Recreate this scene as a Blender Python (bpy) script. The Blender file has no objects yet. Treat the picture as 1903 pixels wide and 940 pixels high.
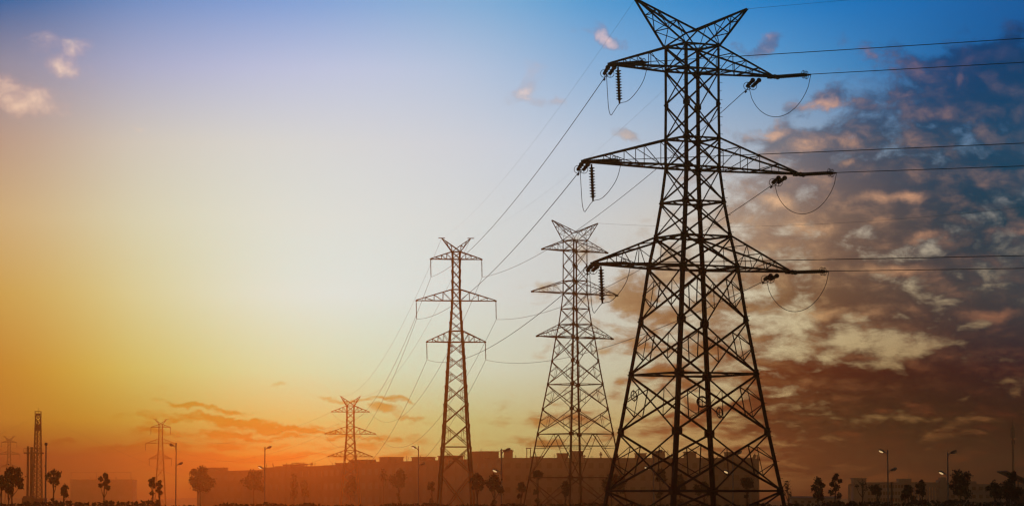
import bpy, math, random
from mathutils import Vector, Matrix
R = math.radians
C = bpy.context.scene.collection
sc = bpy.context.scene

# ------------------------------------------------------------------ camera
F, W, H, YH, HC = 6000.0, 1903.0, 940.0, 932.0, 2.5      # focal length in photo pixels, horizon row, eye height
TH = math.atan((YH - H / 2) / F)
cam = bpy.data.cameras.new('camera')
cam.sensor_width = 36.0
cam.lens = F / W * 36.0
cam.clip_start = 0.5
cam.clip_end = 30000
co = bpy.data.objects.new('camera', cam)
C.objects.link(co)
co.location = (0, 0, HC)
co.rotation_euler = (R(90) + TH, 0, 0)
sc.camera = co

def ray(px, py):
    xc, yc = px - W / 2, H / 2 - py
    return Vector((xc, F * math.cos(TH) - yc * math.sin(TH), F * math.sin(TH) + yc * math.cos(TH)))
def at(px, py, D):
    d = ray(px, py)
    return Vector((d.x / d.y * D, D, HC + d.z / d.y * D))
def zat(py, D): return at(W / 2, py, D).z
def xat(px, D, py=700): return at(px, py, D).x

# ------------------------------------------------------------------ light
SUN_AZ = math.atan((545 - W / 2) / F)      # from +Y towards +X
SUN_EL = R(2.5)
sun = bpy.data.lights.new('sun', 'SUN')
SUN_E = 0.043
sun.energy = SUN_E
sun.color = (1.0, 0.19, 0.008)
sun.angle = R(0.5)
so = bpy.data.objects.new('sun', sun)
C.objects.link(so)
sd = Vector((math.sin(SUN_AZ) * math.cos(SUN_EL), math.cos(SUN_AZ) * math.cos(SUN_EL), math.sin(SUN_EL)))
so.rotation_euler = sd.to_track_quat('Z', 'Y').to_euler()
so.location = (0, 0, 60)

# ------------------------------------------------------------------ sky
world = bpy.data.worlds.new('World')
sc.world = world
world.use_nodes = True
nt = world.node_tree
nt.nodes.clear()
def node(tree, t, **kw):
    n = tree.nodes.new(t)
    for k, v in kw.items(): setattr(n, k, v)
    return n
def put(tree, sock, v):
    if isinstance(v, bpy.types.NodeSocket): tree.links.new(v, sock)
    else: sock.default_value = v
def m_(op, a, b=0.0, c=0.0, clamp=False):
    n = node(nt, 'ShaderNodeMath', operation=op, use_clamp=clamp)
    for i, v in enumerate((a, b, c)): put(nt, n.inputs[i], v)
    return n.outputs[0]
def v_(op, a, b=None, c=None):
    n = node(nt, 'ShaderNodeVectorMath', operation=op)
    for i, v in enumerate((a, b, c)):
        if v is not None: put(nt, n.inputs[i], v)
    return n.outputs['Value'] if op in ('LENGTH', 'DOT_PRODUCT', 'DISTANCE') else n.outputs[0]
def rng(v, a, b, c=0.0, d=1.0, smooth=False):
    n = node(nt, 'ShaderNodeMapRange', interpolation_type='SMOOTHSTEP' if smooth else 'LINEAR')
    for i, x in enumerate((v, a, b, c, d)): put(nt, n.inputs[i], x)
    return n.outputs[0]
def mix(f, a, b, bt='MIX'):
    n = node(nt, 'ShaderNodeMix', data_type='RGBA', blend_type=bt)
    put(nt, n.inputs[0], f); put(nt, n.inputs[6], a); put(nt, n.inputs[7], b)
    return n.outputs[2]
def noise(vec, scale, detail=6, rough=0.55, dist=0.0, col=False, lac=2.0):
    n = node(nt, 'ShaderNodeTexNoise')
    put(nt, n.inputs['Vector'], vec)
    n.inputs['Scale'].default_value = scale; n.inputs['Detail'].default_value = detail
    n.inputs['Roughness'].default_value = rough; n.inputs['Distortion'].default_value = dist
    n.inputs['Lacunarity'].default_value = lac
    return n.outputs['Color'] if col else n.outputs[0]
def s2l(c): 
    c = c / 255.0
    return c / 12.92 if c <= 0.04045 else ((c + 0.055) / 1.055) ** 2.4
def lin(t): return tuple(s2l(c) for c in t) + (1.0,)

gen = node(nt, 'ShaderNodeTexCoord').outputs['Generated']
sep = node(nt, 'ShaderNodeSeparateXYZ'); nt.links.new(gen, sep.inputs[0])
dx, dy, dz = sep.outputs
U = m_('MULTIPLY', m_('ARCTAN2', dx, dy), 6.0)          # azimuth, thousandths of the focal length
V = m_('MULTIPLY', m_('ARCSINE', dz), 6.0)              # elevation, same unit
def uv(px, py):
    d = ray(px, py).normalized()
    return math.atan2(d.x, d.y) * 6, math.asin(d.z) * 6
XS = [0, 250, 560, 850, 1100, 1450, 1700, 1903]
YS = [8, 128, 268, 408, 548, 688, 780, 850, 925]
UF = m_('MULTIPLY_ADD', U, 0.5, 0.5, clamp=True)
VFAC = [rng(V, uv(951, YS[i - 1])[1], uv(951, YS[i])[1]) for i in range(1, len(YS))]
CORR = [[[0.0842, 0.0498, 0.018], [0.0089, -0.0197, -0.0651], [0.03, -0.0019, -0.0772], [-0.0226, -0.0475, -0.0501], [0.0506, -0.0061, -0.0618], [0.0333, 0.0142, -0.0477], [0.0087, -0.0065, -0.0494], [0.0084, 0.0076, -0.0115]], [[0.0384, 0.0246, 0.0197], [0.0147, -0.027, -0.092], [-0.0255, -0.0565, -0.1026], [-0.0423, -0.0629, -0.0721], [0.0266, -0.0178, -0.0636], [0.0322, -0.0259, -0.088], [0.0301, 0.0152, -0.022], [0.0224, 0.0146, -0.0095]], [[0.0302, 0.0443, 0.0327], [-0.0314, -0.0887, -0.0831], [0.0021, -0.0789, -0.1017], [-0.0212, -0.05, -0.0745], [-0.0172, -0.0711, -0.1187], [-0.0266, -0.0323, -0.0433], [0.0474, -0.0035, -0.0546], [0.0197, 0.0139, -0.0015]], [[-0.0043, 0.0139, 0.0227], [0.0109, -0.102, -0.073], [0.0907, -0.0928, -0.1528], [0.0012, -0.0728, -0.0955], [0.0127, -0.066, -0.1328], [-0.1145, -0.0724, -0.0173], [-0.0079, -0.0383, -0.0615], [0.0058, 0.0001, -0.0094]], [[0.0021, 0.0179, 0.0289], [0.0286, -0.1118, -0.003], [0.3174, -0.1298, -0.2634], [0.0155, -0.1083, -0.1297], [0.0108, -0.0737, -0.1468], [-0.1126, -0.107, -0.0346], [-0.0543, -0.0511, -0.0394], [-0.006, -0.0143, -0.0145]], [[0.0146, 0.0391, 0.0127], [0.0722, -0.1304, 0.0316], [0.6943, -0.1477, -0.191], [0.0681, -0.168, -0.1924], [-0.0061, -0.1367, -0.15], [-0.1246, -0.1104, -0.0362], [-0.0173, -0.0193, -0.0125], [-0.0107, -0.0159, -0.0073]], [[-0.0051, -0.005, 0.0013], [0.245, -0.058, 0.0237], [0.6118, -0.1308, -0.0768], [0.2306, -0.183, -0.1012], [-0.0715, -0.1538, -0.0834], [-0.1272, -0.0971, -0.0318], [0.012, 0.0054, 0.0044], [-0.0104, 0.011, 0.003]], [[0.2071, 0.0731, 0.0089], [0.4427, 0.1185, 0.0126], [0.5729, 0.0012, 0.0371], [0.4123, -0.3221, -0.1431], [-0.161, -0.2589, -0.1092], [-0.0938, -0.0006, 0.0079], [0.0698, 0.0421, 0.016], [0.0583, 0.0384, 0.0113]], [[0.1757, 0.0244, 0.0029], [0.2873, 0.0467, 0.0039], [0.3899, 0.0682, 0.005], [0.3317, 0.086, 0.0126], [0.2544, 0.0818, 0.0206], [0.0896, 0.0537, 0.0147], [0.0806, 0.0384, 0.0113], [0.0778, 0.0188, 0.0068]]]
def fix(c, i, k):
    if CORR is None: return c
    b = lin(BASE[i][k])                                # light added by the haze is taken off, light lost in it is made up
    return tuple(max(0.003, p - q if q > 0 else p * (r - q) / r) for p, q, r in zip(c, CORR[i][k], b)) + (1.0,)
BOOST = [1.2, 1.2, 1.25, 1.2, 1.2, 1.3, 1.45, 1.6, 1.6]  # clouds near the horizon are seen through more air
def grid(rows, scalar=False, cloud=False):
    out = None
    for i, row in enumerate(rows):
        cr = node(nt, 'ShaderNodeValToRGB')
        cr.color_ramp.interpolation = 'LINEAR' if scalar else 'B_SPLINE'
        el = cr.color_ramp.elements
        while len(el) > 1: el.remove(el[-1])
        for k, x in enumerate(XS):
            p = uv(x, 700)[0] * 0.5 + 0.5
            if k == 0: e = el[0]; e.position = p
            else: e = el.new(p)
            e.color = (row[k],) * 3 + (1,) if scalar else fix(col(rows, i, k, cloud), i, k)
        nt.links.new(UF, cr.inputs[0])
        out = cr.outputs[0] if out is None else mix(VFAC[i - 1], out, cr.outputs[0])
    return out

BASE = [
 [(84,109,156),(124,146,192),(140,166,213),(140,176,214),(98,158,208),(52,128,192),(40,108,172),(34,92,152)],
 [(154,143,156),(173,172,196),(190,194,218),(182,195,218),(144,177,212),(98,152,200),(60,115,170),(48,95,148)],
 [(190,158,136),(208,196,182),(215,212,209),(207,208,214),(188,198,212),(160,172,188),(118,140,165),(100,118,142)],
 [(207,172,122),(217,205,172),(223,220,209),(216,215,211),(205,204,202),(202,188,168),(172,162,148),(150,140,128)],
 [(205,160,84),(219,200,144),(226,223,208),(218,216,206),(206,201,191),(203,186,152),(180,158,124),(158,136,106)],
 [(196,134,52),(215,182,95),(222,211,163),(214,207,176),(201,191,161),(190,165,120),(160,128,86),(140,108,70)],
 [(186,117,42),(202,150,60),(208,184,106),(206,183,120),(197,168,113),(176,138,86),(140,98,56),(124,78,44)],
 [(160,80,24),(180,98,30),(202,145,55),(202,165,95),(192,150,90),(158,104,56),(120,72,36),(104,56,28)],
 [(118,44,10),(148,62,13),(170,75,16),(158,84,30),(140,82,40),(118,68,34),(100,56,28),(80,38,20)],
]
DARK = [
 [(150,135,168),(140,140,180),(160,165,205),(150,165,205),(120,150,195),(66,100,155),(38,80,136),(30,70,122)],
 [(205,168,162),(190,168,182),(185,185,205),(180,185,205),(150,165,195),(90,118,158),(42,82,126),(38,76,112)],
 [(205,165,145),(205,188,172),(208,205,205),(200,198,200),(185,180,185),(108,116,132),(58,86,110),(62,88,112)],
 [(195,155,108),(205,185,140),(212,205,190),(205,200,195),(195,182,168),(156,128,108),(76,84,88),(70,82,90)],
 [(190,140,70),(200,170,100),(208,196,165),(200,185,160),(172,135,104),(134,106,82),(96,84,72),(82,80,76)],
 [(180,115,40),(198,150,65),(200,165,95),(192,145,86),(162,112,72),(114,78,54),(88,60,44),(78,56,44)],
 [(168,92,30),(192,116,40),(198,126,48),(192,134,72),(155,100,58),(102,58,34),(80,42,25),(74,38,23)],
 [(146,66,18),(166,78,20),(182,98,30),(175,114,52),(145,90,48),(112,62,32),(88,44,23),(78,37,21)],
 [(110,40,10),(150,62,12),(168,72,15),(152,80,28),(136,78,38),(112,62,32),(94,50,26),(76,36,20)],
]
LIT = [
 [(225,200,190),(225,205,200),(220,205,215),(215,200,215),(215,190,200),(170,155,185),(75,110,165),(50,88,145)],
 [(240,205,182),(235,208,196),(225,210,210),(222,208,212),(222,196,198),(206,170,170),(158,118,124),(70,90,125)],
 [(232,194,166),(232,208,184),(222,215,208),(222,212,206),(228,206,190),(222,176,150),(184,140,124),(140,126,126)],
 [(225,185,130),(226,205,160),(222,216,200),(220,210,196),(224,206,182),(226,184,144),(190,140,112),(160,126,110)],
 [(212,165,85),(216,190,118),(218,205,170),(214,198,160),(214,190,148),(212,174,128),(170,124,94),(144,106,84)],
 [(196,130,48),(212,172,80),(212,190,120),(210,186,130),(206,176,122),(186,140,94),(150,96,62),(128,82,54)],
 [(186,112,36),(205,142,52),(210,160,70),(208,166,92),(190,142,86),(160,102,60),(124,70,40),(110,60,36)],
 [(164,80,22),(182,100,30),(196,122,42),(196,138,66),(172,114,62),(142,84,44),(116,60,32),(100,50,27)],
 [(118,44,10),(154,66,14),(170,76,17),(158,86,32),(144,86,42),(122,70,36),(102,56,28),(82,40,22)],
]
COV = [
 [.10,.10,.08,.08,.08,.08,.15,.34],
 [.10,.10,.05,.05,.08,.18,.44,.60],
 [.05,.05,.03,.03,.12,.44,.62,.58],
 [.05,.03,.00,.00,.18,.58,.64,.60],
 [.05,.03,.00,.05,.40,.58,.65,.65],
 [.12,.12,.08,.14,.36,.57,.66,.67],
 [.24,.30,.28,.26,.38,.54,.62,.62],
 [.48,.50,.46,.32,.34,.54,.58,.60],
 [.52,.50,.45,.35,.32,.44,.50,.52],
]
def col(rows, i, k, cloud):
    c = lin(rows[i][k])
    if cloud: b = lin(BASE[i][k]); c = tuple(max(0.0, q + (p - q) * (BOOST[i] if k > 3 else 1 + (BOOST[i] - 1) * .25)) for p, q in zip(c, b))
    return c
# direction-space cloud coordinates; layers flatten towards the horizon
VS = m_('SQRT', m_('MAXIMUM', m_('ADD', V, 0.06), 0.0005))
cmb = node(nt, 'ShaderNodeCombineXYZ'); nt.links.new(U, cmb.inputs[0]); nt.links.new(VS, cmb.inputs[1])
PC = cmb.outputs[0]
cmb2 = node(nt, 'ShaderNodeCombineXYZ'); nt.links.new(U, cmb2.inputs[0]); nt.links.new(V, cmb2.inputs[1])
PUV = cmb2.outputs[0]
wob = v_('MULTIPLY', v_('SUBTRACT', noise(PC, 9.0, 5, 0.6, col=True), (0.5, 0.5, 0.5)), (0.16, 0.075, 0.0))
PW = v_('ADD', PUV, wob)
STR = (5.3, 14.6, 1.0)
def cloud_noise(off):
    p = v_('MULTIPLY', v_('ADD', PC, off), STR)
    big = noise(p, 1.15, 2, 0.5)
    fine = noise(p, 2.9, 10, 0.61, 0.25)
    return m_('ADD', m_('ADD', m_('MULTIPLY', big, 0.50), m_('MULTIPLY', fine, 1.0)), -0.25)
n0 = cloud_noise((3.1, 1.7, 0.4))
n1 = cloud_noise((3.1 - 0.024, 1.7 - 0.010, 0.4))
# clouds with a place of their own: (px, py, rx, ry, tilt deg, amount)
BLOBS = [
 (74,178,90,34,-10,.42),(118,141,46,17,-24,.50),(44,203,70,16,-14,.36),(95,95,80,36,-8,.42),(15,160,40,26,0,.20),(80,186,40,16,-20,.22),
 (175,145,50,18,-30,.34),(268,238,18,6,0,.46),(150,95,40,20,0,.26),
 (1126,54,36,20,-38,.44),(1160,78,40,15,-6,.48),(1078,60,24,8,0,.36),
 (990,150,60,34,20,.36),(955,182,50,24,10,.36),(1030,188,30,14,0,.34),
 (1162,252,52,20,-14,.50),(1120,290,30,14,0,.22),
 (1412,72,52,17,4,.46),(1375,92,40,16,10,.26),
 (1610,290,90,70,10,.20),(1720,185,110,60,20,.20),(1815,100,100,50,15,.16),(1690,395,120,50,5,.22),(1850,340,90,60,0,.14),
 (1570,335,60,30,0,.14),(1880,150,60,60,0,.12),
 (1505,200,60,18,22,.28),(1425,255,60,20,6,.28),(1490,278,50,20,4,.30),(1560,180,40,30,0,.12),
 (1440,340,50,20,0,.14),(1830,400,50,30,20,-.12),(1780,300,60,30,0,-.06),
 (1480,600,80,40,0,-.12),(1600,640,90,22,10,-.10),(1540,700,120,20,0,.08),(1760,690,130,36,4,.18),(1480,755,140,30,0,.10),
 (1660,735,200,26,-3,.08),(1860,600,90,40,0,.05),(1820,560,90,30,10,.06),(1570,540,80,26,-6,.10),(1420,520,50,16,0,.12),
 (1720,640,70,16,0,-.18),(1800,660,90,14,6,-.18),(1550,840,160,26,0,.16),(1520,800,110,14,0,.16),(1400,880,90,16,0,-.1),
 (1200,520,70,30,20,.24),(1150,560,60,24,0,.22),(1060,470,50,18,0,.16),(1010,540,34,14,0,.18),(1240,700,90,20,0,.15),(1300,760,80,16,0,.15),(1200,795,90,14,0,.15),(1100,770,60,14,0,.10),
 (745,745,50,6,-8,.34),(650,740,60,5,0,.34),(715,757,50,6,-6,.30),(750,770,40,5,-4,.28),(640,785,30,6,0,.10),
 (390,756,110,5,-6,.30),(330,768,90,5,0,.24),(360,776,110,5,0,.26),(470,782,110,5,-8,.28),(540,795,110,5,-5,.26),(430,800,70,4,-3,.22),(560,808,110,5,-4,.26),(450,822,100,5,0,.24),(300,800,50,4,0,.24),(600,790,50,4,-4,.22),(640,800,60,5,0,.22),(690,815,60,5,0,.2),(380,838,90,5,0,.2),
 (225,834,60,10,4,.34),(150,852,80,9,0,.26),(100,868,110,10,0,.22),(340,858,170,12,0,.20),(540,846,120,8,0,.20),(640,832,70,6,0,.2),
 (105,816,34,5,0,.30),(95,768,40,5,0,.14),(520,720,30,5,0,.22),(1000,830,30,10,0,.24),
]
spw = node(nt, 'ShaderNodeSeparateXYZ'); nt.links.new(PW, spw.inputs[0])
def blobs(lst, lo, hi):
    # each step reads the running sum through a flattened third coordinate, so the chain is evaluated in order
    acc = None
    for (px, py, rx, ry, tilt, amt) in lst:
        cu, cv = uv(px, py)
        cb = node(nt, 'ShaderNodeCombineXYZ')
        nt.links.new(spw.outputs[0], cb.inputs[0]); nt.links.new(spw.outputs[1], cb.inputs[1])
        if acc is not None: nt.links.new(acc, cb.inputs[2])
        mp = node(nt, 'ShaderNodeMapping', vector_type='TEXTURE')
        nt.links.new(cb.outputs[0], mp.inputs[0])
        mp.inputs['Location'].default_value = (cu, cv, 0)
        mp.inputs['Rotation'].default_value = (0, 0, R(tilt))
        mp.inputs['Scale'].default_value = (rx / 1000, ry / 1000, 1e5)
        g = rng(v_('LENGTH', mp.outputs[0]), hi, lo, 0.0, amt, True)
        acc = g if acc is None else m_('ADD', acc, g)
    return acc
acc = blobs(BLOBS, 0.1, 1.75)
cov = m_('ADD', grid(COV, True), acc)
dens_raw = m_('ADD', m_('ADD', n0, cov), -0.5)
leftness = rng(U, 0.35, 0.15, 0, 1, True)
high = rng(V, 0.45, 0.60, 0, 1, True)
wisp = m_('MULTIPLY', rng(U, -0.2, -0.5, 0, 1, True), high)
dens = rng(dens_raw, 0.35, m_('MULTIPLY_ADD', wisp, 0.26, 0.66), 0, 1, True)
# pink light where the cloud faces the low sun
lit = rng(m_('SUBTRACT', n0, n1), -0.12, 0.28, 0, 1)
WARM = [(1780,148,16,12),(1520,200,50,14),(1500,272,46,14),(1430,250,44,12),(1575,262,26,14),(1640,372,52,12),(1440,385,40,16),
        (1690,368,34,12),(1500,430,60,14),(1720,440,50,12),(1580,305,16,8),(1885,420,34,10),(1650,500,90,14),(1560,585,80,12),(1840,590,60,12)]
wacc = blobs([(px, py, rx, ry, 0, .75) for px, py, rx, ry in WARM], 0.1, 1.3)
litf = m_('ADD', m_('MULTIPLY', m_('MULTIPLY', lit, lit), 0.42), m_('MULTIPLY', wacc, m_('MULTIPLY_ADD', lit, 0.6, 0.4)))
litf = m_('ADD', litf, m_('MULTIPLY', m_('MULTIPLY', leftness, high), rng(dens_raw, 0.55, 0.95)), clamp=True)
def bgr(col, strength):
    n = node(nt, 'ShaderNodeBackground'); nt.links.new(col, n.inputs[0]); n.inputs[1].default_value = strength
    return n.outputs[0]
def mixs(f, a, b):
    n = node(nt, 'ShaderNodeMixShader')
    nt.links.new(f, n.inputs[0]); nt.links.new(a, n.inputs[1]); nt.links.new(b, n.inputs[2])
    return n.outputs[0]
cloud_s = mixs(litf, bgr(grid(DARK, cloud=True), 1.0), bgr(grid(LIT, cloud=True), 1.0))
sky_s = mixs(dens, bgr(grid(BASE), 1.0), cloud_s)
# the sky away from the sunset comes from the Sky Texture
nish = node(nt, 'ShaderNodeTexSky', sky_type='NISHITA', sun_disc=False)
nish.sun_elevation = SUN_EL
nish.sun_rotation = SUN_AZ
nish.air_density = 1.6; nish.dust_density = 3.0
front = m_('MULTIPLY', rng(dy, 0.35, 0.93, 0, 1, True), rng(dz, 0.55, 0.2, 0, 1, True))
top = mixs(front, bgr(nish.outputs[0], 0.03), sky_s)
wo = node(nt, 'ShaderNodeOutputWorld'); nt.links.new(top, wo.inputs[0])

vs = sc.view_settings
vs.view_transform = 'Standard'; vs.look = 'None'; vs.exposure = 0.0; vs.gamma = 1.0; vs.use_curve_mapping = False
sc.cycles.use_denoising = True
sc.cycles.denoiser = 'OPENIMAGEDENOISE'
sc.cycles.max_bounces = 4
sc.cycles.volume_bounces = 2
world.cycles.sampling_method = 'NONE'
sc.cycles.filter_width = 1.35

# ------------------------------------------------------------------ materials
def mat(name, col, rough=0.7, metal=0.0, var=0.25, scale=3.0, emit=None, strength=0.0, bump=0.0):
    m = bpy.data.materials.new(name); m.use_nodes = True
    t = m.node_tree; b = t.nodes['Principled BSDF']
    tc = node(t, 'ShaderNodeTexCoord')
    n = node(t, 'ShaderNodeTexNoise'); n.inputs['Scale'].default_value = scale; n.inputs['Detail'].default_value = 5
    t.links.new(tc.outputs['Object'], n.inputs['Vector'])
    cr = node(t, 'ShaderNodeValToRGB')
    cr.color_ramp.elements[0].position = 0.3; cr.color_ramp.elements[1].position = 0.7
    cr.color_ramp.elements[0].color = tuple(c * (1 - var) for c in col) + (1,)
    cr.color_ramp.elements[1].color = tuple(min(1, c * (1 + var)) for c in col) + (1,)
    t.links.new(n.outputs[0], cr.inputs[0]); t.links.new(cr.outputs[0], b.inputs['Base Color'])
    b.inputs['Roughness'].default_value = rough; b.inputs['Metallic'].default_value = metal
    if emit:
        b.inputs['Emission Color'].default_value = emit + (1,); b.inputs['Emission Strength'].default_value = strength
    if bump:
        bp = node(t, 'ShaderNodeBump'); bp.inputs['Strength'].default_value = bump
        t.links.new(n.outputs[0], bp.inputs['Height']); t.links.new(bp.outputs[0], b.inputs['Normal'])
    return m
M_steel = mat('weathered_steel', (0.055, 0.045, 0.04), 0.75, 0.0, 0.3, 1.5)
M_brown = mat('brown_steel', (0.20, 0.085, 0.045), 0.85, 0.0, 0.3, 1.0)  # brown base colour; on the splayed pylon it carries the flare's warm tint
M_flare = mat('flare_tint_steel', (0.60, 0.19, 0.05), 0.8, 0.0, 0.25, 1.0)  # orange lens-flare tint on the pylons, put into their base colour
M_porc = mat('brown_porcelain', (0.05, 0.028, 0.02), 0.35, 0, 0.1, 8)
M_wire = mat('aluminium_cable', (0.11, 0.10, 0.09), 0.6, 0.3, 0.1, 5)
M_conc = mat('concrete', (0.30, 0.28, 0.26), 0.9, 0, 0.2, 2, bump=0.2)
M_wall = mat('rendered_wall', (0.13, 0.105, 0.09), 0.9, 0, 0.25, 0.15)
M_white = mat('pale_render', (0.32, 0.28, 0.24), 0.85, 0, 0.15, 0.2)
M_trim = mat('roof_trim', (0.11, 0.09, 0.08), 0.85, 0, 0.2, 0.5)
M_glass = mat('dark_window_glass', (0.02, 0.02, 0.022), 0.35, 0, 0.1, 1)
M_pole = mat('painted_pole', (0.38, 0.38, 0.37), 0.5, 0.0, 0.1, 2)
M_lamp = mat('lamp_shell', (0.20, 0.20, 0.20), 0.5, 0, 0.1, 3)
M_glint = mat('glint_lens', (0.8, 0.75, 0.6), 0.4, 0, 0.05, 3, (1.0, 0.66, 0.30), 0.75)  # weak emission added in place of sun glinting off left-facing heads
M_lens0 = mat('lamp_lens', (0.5, 0.5, 0.48), 0.3, 0, 0.05, 3)
M_bark = mat('bark', (0.09, 0.07, 0.055), 0.95, 0, 0.3, 6, bump=0.4)
M_leaf = mat('leaves', (0.040, 0.046, 0.024), 0.8, 0, 0.35, 0.9)
M_ground = mat('scrub_ground', (0.065, 0.058, 0.04), 1.0, 0, 0.35, 0.05, bump=0.3)
M_road = mat('asphalt', (0.05, 0.05, 0.05), 0.9, 0, 0.2, 0.4)
M_hill = mat('far_hills', (0.05, 0.06, 0.045), 1.0, 0, 0.2, 0.002)

# ------------------------------------------------------------------ mesh helpers
class MB:
    def __init__(s): s.v, s.f = [], []
    def add(s, vs, fs):
        o = len(s.v); s.v += [tuple(v) for v in vs]; s.f += [tuple(i + o for i in f) for f in fs]
    def prism(s, a, b, prof, p, q, ca=1.0, cb=1.0):
        n = len(prof)
        vs = [a + p * x * ca + q * y * ca for x, y in prof] + [b + p * x * cb + q * y * cb for x, y in prof]
        fs = [(i, (i + 1) % n, n + (i + 1) % n, n + i) for i in range(n)]
        fs += [tuple(reversed(range(n))), tuple(range(n, 2 * n))]
        s.add(vs, fs)
    @staticmethod
    def frame(a, b, hint=None):
        d = (b - a).normalized()
        h = Vector(hint) if hint is not None else Vector((0, 0, 1))
        if abs(d.dot(h.normalized())) > 0.98: h = Vector((1, 0.2, 0))
        p = (h - d * h.dot(d)).normalized()
        return d, p, d.cross(p)
    def bar(s, a, b, w, h=None, hint=None):
        a, b = Vector(a), Vector(b); h = h or w
        d, p, q = MB.frame(a, b, hint)
        s.prism(a, b, [(-h / 2, -w / 2), (h / 2, -w / 2), (h / 2, w / 2), (-h / 2, w / 2)], p, q)
    def angle(s, a, b, w, hint=None, t=None):          # rolled steel angle
        a, b = Vector(a), Vector(b); t = t or w * 0.13
        d, p, q = MB.frame(a, b, hint)
        o = w * 0.35
        s.prism(a, b, [(-o, -o), (w - o, -o), (w - o, t - o), (t - o, t - o), (t - o, w - o), (-o, w - o)], p, q)
    def tube(s, pts, r, n=6, r1=None):
        pts = [Vector(p) for p in pts]; r1 = r if r1 is None else r1
        k = len(pts); vs, fs = [], []
        _, P, _q = MB.frame(pts[0], pts[1])
        for i, p in enumerate(pts):
            d = (pts[min(i + 1, k - 1)] - pts[max(i - 1, 0)]).normalized()
            P = (P - d * P.dot(d)).normalized(); Q = d.cross(P)
            rr = r + (r1 - r) * i / (k - 1)
            for j in range(n):
                a = 2 * math.pi * j / n
                vs.append(p + P * math.cos(a) * rr + Q * math.sin(a) * rr)
        for i in range(k - 1):
            for j in range(n):
                fs.append((i * n + j, i * n + (j + 1) % n, (i + 1) * n + (j + 1) % n, (i + 1) * n + j))
        fs += [tuple(reversed(range(n))), tuple((k - 1) * n + j for j in range(n))]
        s.add(vs, fs)
    def lathe(s, a, b, prof, n=10):                     # prof: (t along a-b in metres, radius)
        a, b = Vector(a), Vector(b); d, p, q = MB.frame(a, b)
        vs, fs = [], []
        for t, r in prof:
            for j in range(n):
                an = 2 * math.pi * j / n
                vs.append(a + d * t + p * math.cos(an) * r + q * math.sin(an) * r)
        for i in range(len(prof) - 1):
            for j in range(n):
                fs.append((i * n + j, i * n + (j + 1) % n, (i + 1) * n + (j + 1) % n, (i + 1) * n + j))
        fs += [tuple(reversed(range(n))), tuple((len(prof) - 1) * n + j for j in range(n))]
        s.add(vs, fs)
    def ring(s, c, axis, R0, r, n=18, m=5):
        c = Vector(c); d, p, q = MB.frame(c, c + Vector(axis))
        vs, fs = [], []
        for i in range(n):
            a = 2 * math.pi * i / n; e = p * math.cos(a) + q * math.sin(a)
            for j in range(m):
                b = 2 * math.pi * j / m
                vs.append(c + e * (R0 + r * math.cos(b)) + d * r * math.sin(b))
        for i in range(n):
            for j in range(m):
                fs.append((i * m + j, ((i + 1) % n) * m + j, ((i + 1) % n) * m + (j + 1) % m, i * m + (j + 1) % m))
        s.add(vs, fs)
    def box(s, lo, hi):
        x0, y0, z0 = lo; x1, y1, z1 = hi
        s.add([(x0,y0,z0),(x1,y0,z0),(x1,y1,z0),(x0,y1,z0),(x0,y0,z1),(x1,y0,z1),(x1,y1,z1),(x0,y1,z1)],
              [(3,2,1,0),(4,5,6,7),(0,1,5,4),(1,2,6,5),(2,3,7,6),(3,0,4,7)])
    def build(s, name, m, parent=None, loc=None, smooth=False):
        me = bpy.data.meshes.new(name)
        if loc is not None:
            l = Vector(loc); me.from_pydata([tuple(Vector(v) - l) for v in s.v], [], s.f)
        else: me.from_pydata(s.v, [], s.f)
        me.materials.append(m); me.update()
        if smooth:
            for p in me.polygons: p.use_smooth = True
        o = bpy.data.objects.new(name, me); C.objects.link(o)
        if parent is not None: o.parent = parent
        elif loc is not None: o.location = loc
        return o
def tag(o, label=None, cat=None, group=None, kind=None):
    for k, v in (('label', label), ('category', cat), ('group', group), ('kind', kind)):
        if v: o[k] = v
    return o
def thing(name, loc, label, cat, group=None, rz=0.0):
    o = bpy.data.objects.new(name, None); C.objects.link(o)
    o.location = loc; o.rotation_euler = (0, 0, rz); o.empty_display_size = 0.5
    return tag(o, label, cat, group)

# ------------------------------------------------------------------ ground, road, hills, haze
g = MB(); g.add([(-1800,-100,0),(1800,-100,0),(1800,2750,0),(-1800,2750,0)], [(0,1,2,3)])
tag(g.build('ground', M_ground), kind='structure')
RD = 470.0                                             # distance of the lamp-lined road
g = MB(); g.add([(-1500,RD-14,.004),(1500,RD-14,.004),(1500,RD-2,.004),(-1500,RD-2,.004)], [(0,1,2,3)])
tag(g.build('road', M_road), kind='structure')
g = MB(); g.box((-1500,RD-2,-.1),(1500,RD-1.7,.13)); g.box((-1500,RD-14.3,-.1),(1500,RD-14,.13))
tag(g.build('kerb', M_conc), kind='structure')
g = MB(); g.add([(-1500,RD-8.08,.008),(1500,RD-8.08,.008),(1500,RD-7.92,.008),(-1500,RD-7.92,.008)], [(0,1,2,3)])
tag(g.build('road_marking', M_white), kind='structure')
rnd = random.Random(4)
g = MB(); n = 160; prof = []
for i in range(n + 1):
    x = -1700 + 3400 * i / n
    prof.append((x, 4 + 1.6 * math.sin(i * .21) + 1.2 * math.sin(i * .53 + 1) + rnd.uniform(0, .8)))
vsl = []
for x, h in prof: vsl += [(x, 2450, 0), (x, 2520, max(2, h)), (x, 2680, 0)]
fsl = []
for i in range(n):
    a = i * 3
    fsl += [(a, a + 3, a + 4, a + 1), (a + 1, a + 4, a + 5, a + 2)]
g.add(vsl, fsl); tag(g.build('hills', M_hill), kind='structure')

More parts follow.
